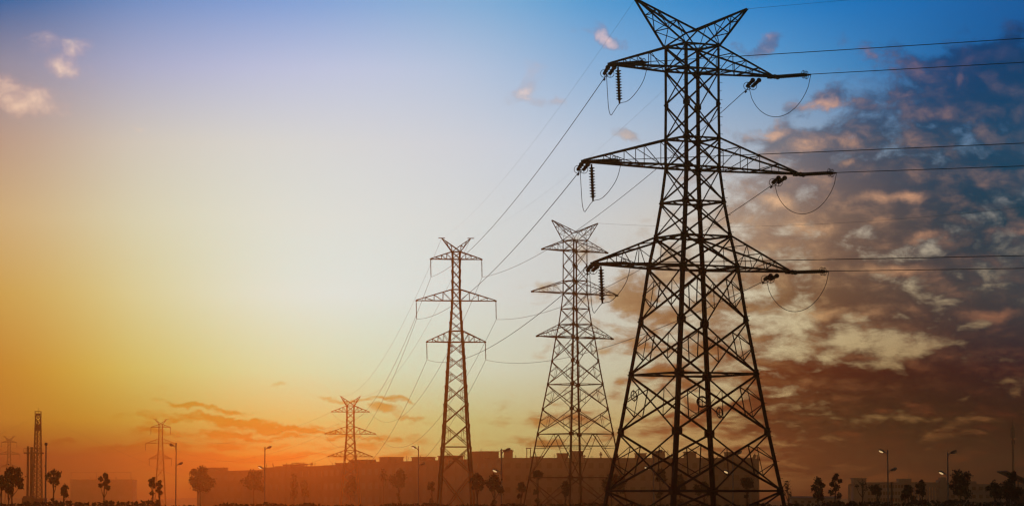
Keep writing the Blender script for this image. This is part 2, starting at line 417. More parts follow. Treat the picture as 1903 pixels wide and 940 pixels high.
HAZE_D = 0.00034
hz = MB(); hz.box((-1900,-150,-1.0),(1900,2850,42.0))
hm = bpy.data.materials.new('haze'); hm.use_nodes = True
t = hm.node_tree; t.nodes.clear()
pv = node(t, 'ShaderNodeVolumePrincipled'); pv.inputs['Color'].default_value = (0.95, 0.57, 0.20, 1)
pv.inputs['Density'].default_value = HAZE_D; pv.inputs['Anisotropy'].default_value = 0.945
ou = node(t, 'ShaderNodeOutputMaterial'); t.links.new(pv.outputs[0], ou.inputs['Volume'])
tag(hz.build('haze', hm), kind='stuff')

# ------------------------------------------------------------------ lattice towers
def V3(*a): return Vector(a)
def lerp(a, b, t): return a + (b - a) * t

class Tower:
    """levels: (photo row, half spread of the legs in photo pixels); arms: (upper row, lower row, half length px)"""
    def __init__(s, name, label, cx, D, rot, levels, arms, horn, group, material, fine=1.0, angle=True,
                 legw=(.20, .30), bracew=.11, subw=.06, subs=(), plans=(), kfrom=None, gussets=True, armh=0.0):
        s.D, s.rot = D, R(rot)
        k = (math.cos(s.rot) + math.sin(abs(s.rot)))
        ppm = F / D
        s.lv = [(zat(y, D), h / ppm / k) for y, h in levels]
        s.base = V3(xat(cx, D), D, 0)
        s.root = thing(name, s.base, label, 'pylon', group, s.rot)
        root = s.root
        def seg(mb, a, b, w, hint=None):
            (mb.angle if angle else mb.bar)(a, b, w, hint=hint)
        def corner(i, sx, sy): return V3(sx * s.lv[i][1], sy * s.lv[i][1], s.lv[i][0])
        n = len(s.lv)
        C4 = [(-1, -1), (1, -1), (1, 1), (-1, 1)]
        for sx, sy in C4:                                # legs
            mb = MB()
            for i in range(n - 1):
                w = legw[0] + (legw[1] - legw[0]) * i / (n - 2)
                a, b = corner(i, sx, sy), corner(i + 1, sx, sy)
                d, p, q = MB.frame(a, b, (-sx, 0, 0)); t_ = w * .16
                qq = V3(0, -sy, 0); qq = (qq - d * qq.dot(d)).normalized()
                prof = [(0, 0), (w, 0), (w, t_), (t_, t_), (t_, w), (0, w)]
                if p.cross(qq).dot(d) < 0: prof = prof[::-1]
                mb.prism(a, b, prof, p, qq)
                if angle and gussets and (sx, sy) in ((1, -1), (-1, -1)):   # step bolts
                    L = (b - a).length; m = int(L / .42)
                    for j in range(m):
                        c = lerp(a, b, (j + .5) / m); e = V3(sx, 0, 0) if j % 2 else V3(0, -1, 0)
                        mb.bar(c, c + e * .16, .022)
            lg = mb.build('leg', material, root)
            if gussets:
                for i in range(1, n - 1):
                    c = corner(i, sx, sy); w = .18 + .07 * s.lv[i][1]
                    gb = MB()
                    for ax in (0, 1):
                        if ax == 0: pl = [(-sx*.03,-w*.62),(-sx*(w),-w*.42),(-sx*(w),w*.42),(-sx*.03,w*.62)]
                        else: pl = [(-sy*.03,-w*.62),(-sy*(w),-w*.42),(-sy*(w),w*.42),(-sy*.03,w*.62)]
                        th = .02
                        vs = []
                        for off in (0.004, th):
                            for u_, z_ in pl:
                                vs.append(c + (V3(u_, sy * off, z_) if ax == 0 else V3(sx * off, u_, z_)))
                        gb.add(vs, [(0,1,2,3),(7,6,5,4)] + [(j,(j+1)%4,4+(j+1)%4,4+j) for j in range(4)])
                    gb.build('gusset_plate', material, lg)
            f = MB(); c = corner(n - 1, sx, sy); f.box((c.x-.45,c.y-.45,-.2),(c.x+.45,c.y+.45,.35))
            f.build('footing', M_conc, root)
        for i in range(n - 1):                           # face bracing
            for fi in range(4):
                A, B = C4[fi], C4[(fi + 1) % 4]
                a0, b0, a1, b1 = corner(i, *A), corner(i, *B), corner(i + 1, *A), corner(i + 1, *B)
                nrm = V3(A[0] + B[0], A[1] + B[1], 0) * .5
                mb = MB(); w = bracew * (0.8 if s.lv[i][1] < 1.3 else 1.0)
                if kfrom is not None and i == kfrom:      # inverted V panel
                    mid = (a0 + b0) * .5
                    for a_, l0, in ((a1, a0), (b1, b0)):
                        seg(mb, mid, a_, w, nrm)
                        for tt in (.33, .66):
                            q1 = lerp(mid, a_, tt); q2 = lerp(l0, a_, tt)
                            seg(mb, q1, q2, subw, nrm); seg(mb, q1, lerp(l0, a_, max(0, tt - .33)), subw, nrm)
                    seg(mb, lerp(a0, a1, .27), lerp(b0, b1, .27), w * .8, nrm)
                else:
                    o1 = nrm * .02; o2 = nrm * -.05
                    seg(mb, a0 + o1, b1 + o1, w, nrm); seg(mb, b0 + o2, a1 + o2, w, nrm)
                    if i in subs:
                        # crossing point of the X
                        wa, wb = (b0 - a0).length, (b1 - a1).length
                        tc = wa / (wa + wb); X = lerp(a0, b1, tc)
                        for l0, l1 in ((a0, a1), (b0, b1)):
                            q1 = lerp(l0, X, .5); q2 = lerp(l1, X, .5); mm = lerp(l0, l1, .5)
                            for e0, e1 in ((q1, mm), (q2, mm), (q1, q2)): seg(mb, e0, e1, subw, nrm)
                mb.build('cross_brace', material, root)
        for i in plans:                                  # horizontal frames
            mb = MB(); c = [corner(i, *q) for q in C4]
            for k_ in range(4):
                seg(mb, c[k_], c[(k_ + 1) % 4], bracew * 1.05)
                seg(mb, (c[k_] + c[(k_ + 1) % 4]) * .5, (c[(k_ + 1) % 4] + c[(k_ + 2) % 4]) * .5, subw * 1.2)
            mb.build('horizontal_frame', material, root)
        s.tips = {}
        for ai, (iu, il, hl) in enumerate(arms):         # cross-arms between level indices iu and il
            L = hl / ppm / math.cos(s.rot)
            for sx in (-1, 1):
                zl = s.lv[il][0]
                tip = V3(sx * L, 0, zl + armh)
                s.tips[(ai, sx)] = tip
                mb = MB(); cw = bracew * 1.1
                N = 4
                lows, ups = [], []
                for sy in (-1, 1):
                    lo, up = corner(il, sx, sy), corner(iu, sx, sy)
                    te = tip + V3(0, sy * .09, 0)
                    seg(mb, lo, te, cw, (0, 0, 1)); seg(mb, up, te + V3(0, 0, .07), cw, (0, 0, 1))
                    lows.append([lerp(lo, te, j / N) for j in range(N + 1)])
                    ups.append([lerp(up, te + V3(0, 0, .07), j / N) for j in range(N + 1)])
                for q in (0, 1):
                    for j in range(1, N):
                        seg(mb, ups[q][j], lows[q][j], subw, (1, 0, 0))
                        if j < N: seg(mb, ups[q][j], lows[q][j - 1], subw, (1, 0, 0))
                for j in range(0, N):
                    if j: seg(mb, lows[0][j], lows[1][j], subw); seg(mb, ups[0][j], ups[1][j], subw)
                    if j < N - 1:
                        a_, b_ = (0, 1) if j % 2 else (1, 0)
                        seg(mb, lows[a_][j], lows[b_][j + 1], subw)
                ar = mb.build('cross_arm', material, root)
                tp = MB(); tp.box((tip.x-.16 if sx > 0 else tip.x-.10, -.16, tip.z-.10), (tip.x+.10 if sx > 0 else tip.x+.16, .16, tip.z+.10))
                tp.build('tip_plate', material, ar)
        hx, hyrow, vrow, vy, capw = horn                 # earth-wire horns
        ztop = s.lv[0][0]; h0 = s.lv[0][1]
        zt, zv = zat(hyrow, D), zat(vrow, D); Lh = hx / ppm / math.cos(s.rot)
        s.horn = {}
        for sx in (-1, 1):
            mb = MB(); tip = V3(sx * Lh, 0, zt); s.horn[sx] = tip
            N = 3
            outs, ins = [], []
            for sy in (-1, 1):
                c = V3(sx * h0, sy * h0, ztop); v = V3(0, sy * vy, zv); te = tip + V3(0, sy * .05, 0)
                seg(mb, c, te, bracew * .9); seg(mb, v, te, bracew * .9)
                seg(mb, v, V3(-sx * h0, sy * h0, ztop), bracew * .9)
                outs.append([lerp(c, te, j / N) for j in range(N + 1)]); ins.append([lerp(v, te, j / N) for j in range(N + 1)])
                for j in range(N):
                    if j: seg(mb, outs[-1][j], ins[-1][j], subw)
                    if j < N - 1: seg(mb, outs[-1][j], ins[-1][j + 1], subw)
                seg(mb, c, ins[-1][0], subw)
            for j in range(N):
                seg(mb, outs[0][j], outs[1][j], subw); seg(mb, ins[0][j], ins[1][j], subw)
                if j < N - 1: seg(mb, outs[0][j], outs[1][j + 1], subw); seg(mb, ins[1][j], ins[0][j + 1], subw)
            if capw: mb.bar(tip + V3(-capw, 0, .03), tip + V3(capw, 0, .03), bracew)
            mb.build('earth_wire_horn', material, root)
        s.mw = Matrix.Translation(s.base) @ Matrix.Rotation(s.rot, 4, 'Z')
    def w(s, p): return s.mw @ Vector(p)
    def tip(s, a, sx): return s.w(s.tips[(a, sx)])
    def hornw(s, sx): return s.w(s.horn[sx])

GP = 'lattice power pylons'
T1 = Tower('transmission_tower', 'largest pylon, near and black, with three pairs of arms and a forked top',
    1288.5, 171.4, 29,
    [(87,51),(131.7,51),(195,51),(259,52),(312.5,52),(377,60.5),(441,72),(498,85),(597,100.5),(696,119),(803,139),(912,162),(1002,179)],
    [(0,1,155),(3,4,205),(6,7,188)], (108, 8, 60, .55, 0), GP, M_steel,
    legw=(.14,.225), bracew=.10, subw=.046, subs=(7,8,9,10,11), plans=(0,1,3,4,5,6,7,9,11))
T2 = Tower('transmission_tower', 'brown lattice pylon with tall splayed legs, standing just left of the large black pylon',
    1069, 389.6, 37.6,
    [(447,23),(466.5,23),(494,23),(522,23.3),(545.5,23.3),(574,27),(603,31.5),(627,37),(671,44.5),(714,52.5),(760,62),(806,71.5),(887,87),(932+38,103)],
    [(0,1,61),(3,4,80),(6,7,71)], (43.5, 412, 433, .55, 0), GP, M_brown,
    legw=(.125,.20), bracew=.085, subw=.045, subs=(7,8,9,10), plans=(0,1,3,4,5,6,7,9,11,12), kfrom=11, gussets=True)
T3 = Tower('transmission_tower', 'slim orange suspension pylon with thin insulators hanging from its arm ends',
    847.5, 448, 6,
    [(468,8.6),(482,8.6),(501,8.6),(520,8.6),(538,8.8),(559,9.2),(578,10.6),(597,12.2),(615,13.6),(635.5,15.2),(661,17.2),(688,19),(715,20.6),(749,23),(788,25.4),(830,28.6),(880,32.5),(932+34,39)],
    [(0,1,47.5),(4,5,74),(8,9,54.5)], (27, 443, 462, .4, .45), GP, M_flare,
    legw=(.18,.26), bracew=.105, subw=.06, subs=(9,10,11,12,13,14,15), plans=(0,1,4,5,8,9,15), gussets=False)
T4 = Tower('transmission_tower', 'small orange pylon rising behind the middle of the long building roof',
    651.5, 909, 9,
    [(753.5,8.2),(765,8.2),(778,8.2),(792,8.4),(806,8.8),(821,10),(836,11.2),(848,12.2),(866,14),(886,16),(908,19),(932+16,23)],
    [(0,1,35),(3,4,47),(6,7,41)], (18.5, 735.5, 748, .7, 0), GP, M_flare, angle=False,
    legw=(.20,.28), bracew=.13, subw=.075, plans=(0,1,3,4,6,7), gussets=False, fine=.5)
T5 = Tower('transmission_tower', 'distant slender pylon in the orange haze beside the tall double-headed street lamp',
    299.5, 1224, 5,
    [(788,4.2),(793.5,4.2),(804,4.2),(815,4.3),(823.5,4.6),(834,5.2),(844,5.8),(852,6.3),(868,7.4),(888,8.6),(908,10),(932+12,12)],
    [(0,1,18),(3,4,27.5),(6,7,20.5)], (10.5, 779, 786, .7, .8), GP, M_flare, angle=False,
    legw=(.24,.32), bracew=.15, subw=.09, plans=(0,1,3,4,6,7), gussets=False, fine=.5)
T6 = Tower('transmission_tower', 'smallest farthest pylon at the left edge above a bushy tree',
    18.5, 1765, 5,
    [(818,3.1),(821.5,3.1),(830,3.1),(838,3.2),(843.5,3.4),(853,3.8),(862,4.2),(867,4.5),(885,5.4),(905,6.4),(932+8,8)],
    [(0,1,14),(3,4,20),(6,7,15.5)], (8.6, 810.5, 816, .7, .8), GP, M_brown, angle=False,
    legw=(.28,.38), bracew=.19, subw=.11, plans=(0,1,3,4,6,7), gussets=False, fine=.5)

# ------------------------------------------------------------------ insulators and wires
def string(p0, p1, r, label, group, pitch=.13, core=.03, rings=False, simple=False):
    p0, p1 = Vector(p0), Vector(p1); L = (p1 - p0).length; d = (p1 - p0).normalized()
    o = thing('insulator_string', p0, label, 'insulator', group)
    a, b = V3(0, 0, 0), p1 - p0
    mb = MB(); e0 = .16 if not simple else .1
    n = max(3, int((L - 2 * e0) / pitch)); pit = (L - 2 * e0) / n
    prof = [(e0, core)]
    for i in range(n):
        t = e0 + pit * i
        prof += [(t + pit * .10, core * 1.2), (t + pit * .32, r), (t + pit * .46, r * .96), (t + pit * .62, core * 1.6), (t + pit * .98, core * 1.2)]
    prof.append((L - e0, core))
    mb.lathe(a, b, prof, 10 if not simple else 6); mb.build('disc_stack', M_porc, o, smooth=False)
    fb = MB(); fb.tube([a, a + d * (e0 + .02)], core * .9, 6); fb.build('end_fitting', M_steel, o)
    fb = MB(); fb.tube([b - d * (e0 + .02), b], core * .9, 6); fb.build('end_fitting', M_steel, o)
    if rings:
        rb = MB(); c = b - d * .22; rb.ring(c, d, .21, .017)
        dd, p, q = MB.frame(a, b); rb.bar(c - p * .2, c + p * .2, .02); rb.build('corona_ring', M_steel, o)
        kb = MB(); kb.lathe(a + d * .10, b, [(0, .04), (.04, .11), (.13, .135), (.22, .10), (.25, .04)], 10); kb.build('clamp', M_steel, o)
    return o
def catenary(p0, p1, sag, n=24):
    p0, p1 = Vector(p0), Vector(p1)
    return [lerp(p0, p1, i / n) - V3(0, 0, 4 * sag * (i / n) * (1 - i / n)) for i in range(n + 1)]
def wire(pts, r, label, name='power_line', group='overhead power lines', cat='power line', n=5):
    mb = MB(); mb.tube(pts, r, n)
    return tag(mb.build(name, M_wire, loc=pts[0], smooth=True), label, cat, group)
POS = ['top', 'middle', 'bottom']
away = V3(math.sin(0), 1, 0)
dirR = V3(math.cos(R(36)), -math.sin(R(36)), 0)
GI = 'insulator strings on the large black pylon'
susp3 = {}
DROP3 = [(482,515),(559,593),(635.5,668)]
for ai in range(3):
    for sx in (-1, 1):
        side = 'left' if sx < 0 else 'right'
        p = T3.tip(ai, sx); zz = zat(DROP3[ai][1], 448)
        q = V3(p.x + .05, p.y, zz)
        string(p - V3(0, 0, .08), q, .085, f'thin insulator hanging from {side} end of the {POS[ai]} arm, slim orange pylon',
               'insulators hanging on the slim orange pylon', pitch=.16, core=.03, simple=True)
        susp3[(ai, sx)] = q
SAGS = {(0,-1):1.9,(1,-1):2.0,(2,-1):2.0,(0,1):1.9,(1,1):2.0,(2,1):2.0}
for ai in range(3):
    for sx in (-1, 1):
        side = 'left' if sx < 0 else 'right'
        tip = T1.tip(ai, sx)
        axis = V3(math.cos(T1.rot), math.sin(T1.rot), 0)
        # pair reaching away towards the slim pylon
        root0 = tip - axis * (.95 if sx > 0 else -.05) + V3(0, 0, -.12 if sx < 0 else -.22)
        tgt = susp3[(ai, sx)]
        dirA = (tgt - root0).normalized(); dirA.z = -.012; dirA.normalize()
        lat = V3(1, 0, 0)
        endA = root0 + dirA * 2.7
        for q in (-.5, .5):
            string(root0 + lat * q * .34, endA + lat * q * .30, .10,
                   f'paired short insulator pointing away below the {side} end of big black pylon {POS[ai]} arm',
                   GI, pitch=.115, core=.055, rings=True)
        yk = MB(); yk.bar(endA - lat * .22, endA + lat * .22, .07, .03); yk.bar(endA, endA + dirA * .25, .05)
        tag(yk.build('yoke_plate', M_steel, loc=endA), f'small yoke below the {side} end of the {POS[ai]} arm of the big black pylon', 'bracket', 'yokes on the large black pylon')
        wA = endA + dirA * .25
        wire(catenary(wA, tgt, SAGS[(ai, sx)], 40), .020,
             f'power line from {side} {POS[ai]} arm of the big black pylon to the slim orange pylon')
        # damper on the line
        dm = MB(); c = wA + dirA * 1.3 + V3(0, 0, -.07); dm.tube([c - dirA * .2, c - dirA * .12], .05, 6); dm.tube([c - dirA * .12, c + dirA * .12], .015, 5); dm.tube([c + dirA * .12, c + dirA * .2], .05, 6); dm.bar(c, c + V3(0, 0, .08), .03)
        tag(dm.build('vibration_damper', M_steel, loc=c), f'small dark damper on the line just past the {side} {POS[ai]} insulators', 'damper', 'dampers on the lines')
        # pair reaching right
        rootB = tip + V3(0, 0, -.02) + axis * (.10 if sx > 0 else -.02)
        latB = V3(-dirR.y, dirR.x, 0)
        dB = V3(dirR.x, dirR.y, -.012)
        endB = rootB + dB * 2.25
        for q in (-.5, .5):
            string(rootB + latB * q * .30, endB + latB * q * .30, .095,
                   f'one of two parallel insulator strings stretched right from the {side} {POS[ai]} arm, black pylon',
                   GI, pitch=.115, core=.055, rings=True)
        yk = MB(); yk.bar(endB - latB * .22, endB + latB * .22, .07, .03); yk.bar(endB, endB + dB * .15, .05)
        tag(yk.build('yoke_plate', M_steel, loc=endB), f'small yoke on the rightward line from {side} end of the {POS[ai]} black pylon arm', 'bracket', 'yokes on the large black pylon')
        wB = endB + dB * .15
        far = wB + dirR * 260
        wire(catenary(wB, far, 2.0, 60), .020, f'power line running right out of view from the {side} end of the {POS[ai]} cross-arm')
        # jumper
        if sx > 0:
            pts = []
            for i in range(25):
                t_ = i / 24; b_ = lerp(wA, wB, t_); w_ = 4 * t_ * (1 - t_)
                pts.append(b_ - V3(0, 0, 1.95 * (w_ ** .62)))
        else:
            hp = tip + axis * .45 + V3(0, 0, -.1)
            sb = hp + V3(.08, 0, -1.95)
            string(hp, sb, .17, f'ribbed insulator hanging straight down from left end of the {POS[ai]} arm, big black pylon', 'hanging jumper insulators', pitch=.14, core=.055)
            p1 = [wA, wA + V3(.12, 0, -1.0), wA + V3(.25, .0, -1.9), lerp(wA + V3(.3, 0, -2.25), sb, .15), lerp(wA, sb, .62) * 1.0, sb]
            p1[4] = V3(lerp(wA.x, sb.x, .55), lerp(wA.y, sb.y, .55), sb.z - .28)
            p1[3] = V3(lerp(wA.x, sb.x, .33), lerp(wA.y, sb.y, .33), sb.z - .38)
            p1[2] = V3(lerp(wA.x, sb.x, .16), lerp(wA.y, sb.y, .16), sb.z + .05)
            p1[1] = V3(lerp(wA.x, sb.x, .07), lerp(wA.y, sb.y, .07), lerp(wA.z, sb.z, .5))
            ctrl = p1 + [V3(lerp(sb.x, wB.x, .3), lerp(sb.y, wB.y, .3), sb.z + .10), V3(lerp(sb.x, wB.x, .62), lerp(sb.y, wB.y, .62), sb.z + .55),
                         V3(lerp(sb.x, wB.x, .86), lerp(sb.y, wB.y, .86), sb.z + 1.15), wB]
            pts = []
            cc = [ctrl[0] * 2 - ctrl[1]] + ctrl + [ctrl[-1] * 2 - ctrl[-2]]
            for i in range(1, len(cc) - 2):
                for j in range(5):
                    t_ = j / 5; a0, a1, a2, a3 = cc[i - 1], cc[i], cc[i + 1], cc[i + 2]
                    pts.append(.5 * ((2 * a1) + (a2 - a0) * t_ + (2 * a0 - 5 * a1 + 4 * a2 - a3) * t_ ** 2 + (3 * a1 - a0 - 3 * a2 + a3) * t_ ** 3))
            pts.append(ctrl[-1])
        wire(pts, .017, f'loop of cable sagging below {side} end of the {POS[ai]} arm of the black pylon', 'jumper_cable', 'jumper loops', 'cable')
for sx in (-1, 1):
    side = 'left' if sx < 0 else 'right'
    wire(catenary(T1.hornw(sx), T3.hornw(sx), 1.6, 30), .004, f'very thin earth wire from {side} horn of black pylon to slim orange pylon', 'earth_wire', 'earth wires', 'wire')
    wire(catenary(T1.hornw(sx), T1.hornw(sx) + dirR * 260, 1.0, 40), .007, f'thin earth wire leaving the {side} horn of the big black pylon to the right', 'earth_wire', 'earth wires', 'wire')
    wire(catenary(T3.hornw(sx), T4.hornw(sx), 6, 30), .014, f'thin earth wire from {side} horn of slim orange pylon to the small orange pylon', 'earth_wire', 'earth wires', 'wire')
    for ai in range(3):
        wire(catenary(susp3[(ai, sx)], T4.tip(ai, sx), 9.5, 40), .024, f'power line from {side} {POS[ai]} arm of the slim orange pylon to the small orange pylon')
        p5 = T5.tip(ai, sx) - V3(0, 0, 2.6)
        string(T5.tip(ai, sx), p5, .14, f'tiny insulator hanging from the {side} end of the {POS[ai]} arm of the distant slender pylon', 'insulators on the distant slender pylon', pitch=.3, core=.06, simple=True)
        wire(catenary(T4.tip(ai, sx), p5, 6, 30), .020, f'faint power line from {side} {POS[ai]} arm of small orange pylon to the distant slender pylon')
        p6 = T6.tip(ai, sx) - V3(0, 0, 2.6)
        string(T6.tip(ai, sx), p6, .16, f'tiny insulator hanging from the {side} end of the {POS[ai]} arm of the farthest pylon', 'insulators on the farthest pylon', pitch=.4, core=.07, simple=True)
        wire(catenary(p5, p6, 7, 30), .014, f'faint power line between the {side} {POS[ai]} arms of the two farthest pylons')
e = at(1903, 335, 280)
st = T2.hornw(1); d2 = (e - st)
wire(catenary(st, st + d2 * 1.6, 2.5, 40), .010, 'single thin wire running right from the horn tip of the brown splayed pylon', 'earth_wire', 'earth wires', 'wire')
# coils of spare cable strapped to the big pylon
for (px, py, dd, full, lab) in ((1305,746,-4.0,1,'round dark cable coil tied to the near face of the big black pylon'),
                                (1178,735,1.0,0,'open ring of spare cable tied by the left leg of the big black pylon'),
                                (1337,766,-2.2,0,'open ring of spare cable hanging right of the dark coil')):
    c = at(px, py, 171.4 + dd)
    o = thing('cable_coil', c, lab, 'cable coil', 'spare cable coils')
    ax = V3(.25, -1, .1) if full else V3(.8, -.6, .1)
    mb = MB()
    for k_ in range(5 if full else 2): mb.ring((0, k_ * .035 - .06, 0), ax, .27 - .012 * (k_ % 2), .042 if full else .026, 24)
    mb.build('loops', M_wire, o)
    mb = MB(); d_, p_, q_ = MB.frame(V3(0,0,0), V3(*ax))
    mb.bar(p_ * -.33, p_ * .33, .03); mb.bar(q_ * -.33, q_ * .33, .03); mb.build('hanger', M_steel, o)

# ------------------------------------------------------------------ buildings
def block(name, label, px0, px1, ytop, D0, D1, depth, floors, nwin, rooms, wall=M_wall, group='long blocks behind the pylons', antennas=(), frames=()):
    """block whose front runs from photo column px0 (distance D0) to px1 (distance D1)"""
    p0 = at(px0, 900, D0); p1 = at(px1, 900, D1); p0.z = p1.z = 0
    h = zat(ytop, (D0 + D1) / 2)
    L = (p1 - p0).length; ang = math.atan2(p1.y - p0.y, p1.x - p0.x)
    o = thing(name, p0, label, 'building', group, ang)
    mb = MB(); mb.box((0, 0, -.3), (L, depth, h - .5)); mb.build('wall', wall, o)
    rf = MB(); rf.box((-.15, -.15, h - .497), (L + .15, depth + .15, h - .1)); rf.box((-.15, -.15, h - .1), (L + .15, .2, h)); roof = rf.build('roof', M_trim, o)
    fh = (h - 1.2) / floors
    ww = L / max(1, nwin)
    wm = None
    for fl in range(floors):
        for k in range(nwin):
            if wm is None:
                fb = MB(); fb.box((0, -.06, 0), (ww * .55, -.003, fh * .5)); fo = fb.build('window', M_trim, o); wm = fo
                pb = MB(); pb.box((.12, -.085, .12), (ww * .55 - .12, -.063, fh * .5 - .12)); po = pb.build('pane', M_glass, fo); pm = po
            else:
                fo = wm.copy(); C.objects.link(fo); fo.parent = o
                po = pm.copy(); C.objects.link(po); po.parent = fo
            fo.location = (ww * (k + .22), 0, fl * fh + fh * .35 + .3)
    pxs = lambda px: (xat(px, (D0 + D1) / 2) - p0.x) / max(.2, math.cos(ang))
    for (a, b, yt) in rooms:
        x0, x1 = pxs(a), pxs(b); hz_ = zat(yt, (D0 + D1) / 2)
        rb = MB(); rb.box((x0, 2.0, h - .1), (x1, 7.5, hz_ - .25)); rb.box((x0 - .25, 1.75, hz_ - .25), (x1 + .25, 7.75, hz_)); rb.build('rooftop_room', wall, roof)
    for (a, yt) in antennas:
        x0 = pxs(a); hz_ = zat(yt, (D0 + D1) / 2); ab = MB(); ab.bar((x0, 1, h - .1), (x0, 1, hz_), .10)
        ab.bar((x0 - .5, 1, hz_ - .6), (x0 + .5, 1, hz_ - .6), .05); ab.bar((x0 - .35, 1, hz_ - .3), (x0 + .35, 1, hz_ - .3), .05); ab.build('antenna', M_trim, roof)
    for (a, b, yt) in frames:
        x0, x1 = pxs(a), pxs(b); hz_ = zat(yt, (D0 + D1) / 2); ab = MB()
        for x in (x0, x1):
            for y in (2, 4): ab.bar((x, y, h - .1), (x, y, hz_), .22)
        for y in (2, 4): ab.bar((x0 - .3, y, hz_), (x1 + .3, y, hz_), .25)
        for x in (x0, x1): ab.bar((x, 2, hz_ - .02), (x, 4, hz_ - .02), .2)
        ab.build('roof_frame', M_trim, roof)
    rr = random.Random(int(px0))
    for k in range(7):                                 # small vents and posts along the parapet
        xx = rr.uniform(.03, .97) * L; hh = rr.uniform(.5, 1.9); vb = MB()
        vb.tube([(xx, rr.uniform(.5, 1.4), h - .1), (xx, .9, h + hh)], rr.choice((.07, .12, .2)), 6)
        if rr.random() < .5: vb.box((xx - .45, .6, h + hh * .4), (xx + .45, 1.2, h + hh * .75))
        vb.build('roof_vent', M_trim, roof)
    return o, h
bA, hA = block('long_building', 'long dark flat roofed block behind the big black pylon, small rooms on its roof', 934, 1398, 850, 1000, 1000, 22, 4, 24,
    [(920+16,953,836),(1036,1056,841),(1061,1084,837),(1181,1201,841),(1213,1236,837),(1272,1294,838),(1348,1372,839),(986,1006,847)],
    antennas=[(1035,841),(1100,846),(1160,845),(1240,836),(1320,845),(1030,843),(958,845)], frames=[(979,986,832)])
block('building_wing', 'narrow end block against the right end of the long dark block', 1398.5, 1411, 851.5, 1003, 1003, 16, 4, 2, [])
block('long_building', 'hazy brown block directly behind the slim orange pylon, aerials on its roof', 745, 934, 853.5, 1095, 1010, 20, 4, 14,
    [(748,765,845.5),(802,821,845),(867,888,839.5)], antennas=[(743,843),(838,848),(890,835),(906,847),(795,847),(930,848)], frames=[(921,930,839)])
block('long_building', 'low orange block behind the small orange pylon, its rooftop hut beside the pylon', 600, 745, 861.5, 1190, 1100, 20, 3, 12,
    [(590+14,606+14,857.5),(636,657,853),(699,717,850),(672,679,857)], antennas=[(609,855),(690,858),(728,852),(577+26,857)], frames=[(672,679,854)])
block('long_building', 'faint orange block left of the small pylon with a pale roof canopy', 488, 600, 866.5, 1260, 1200, 18, 3, 10,
    [(496,508,864.5),(513,531,861.5)], frames=[(533,548,859.5),(548,563,862)])
block('long_building', 'faintest low block behind the round bushy trees, half lost in orange haze', 366, 488, 874, 1340, 1270, 18, 3, 10, [(366,384,867)])
block('canopy_building', 'barely visible wide building in haze between the derrick and the distant pylon', 131, 246, 890, 2100, 2100, 25, 3, 0,
    [], wall=M_white, group='hazy left buildings', frames=[(133,180,877),(180,244,877)])
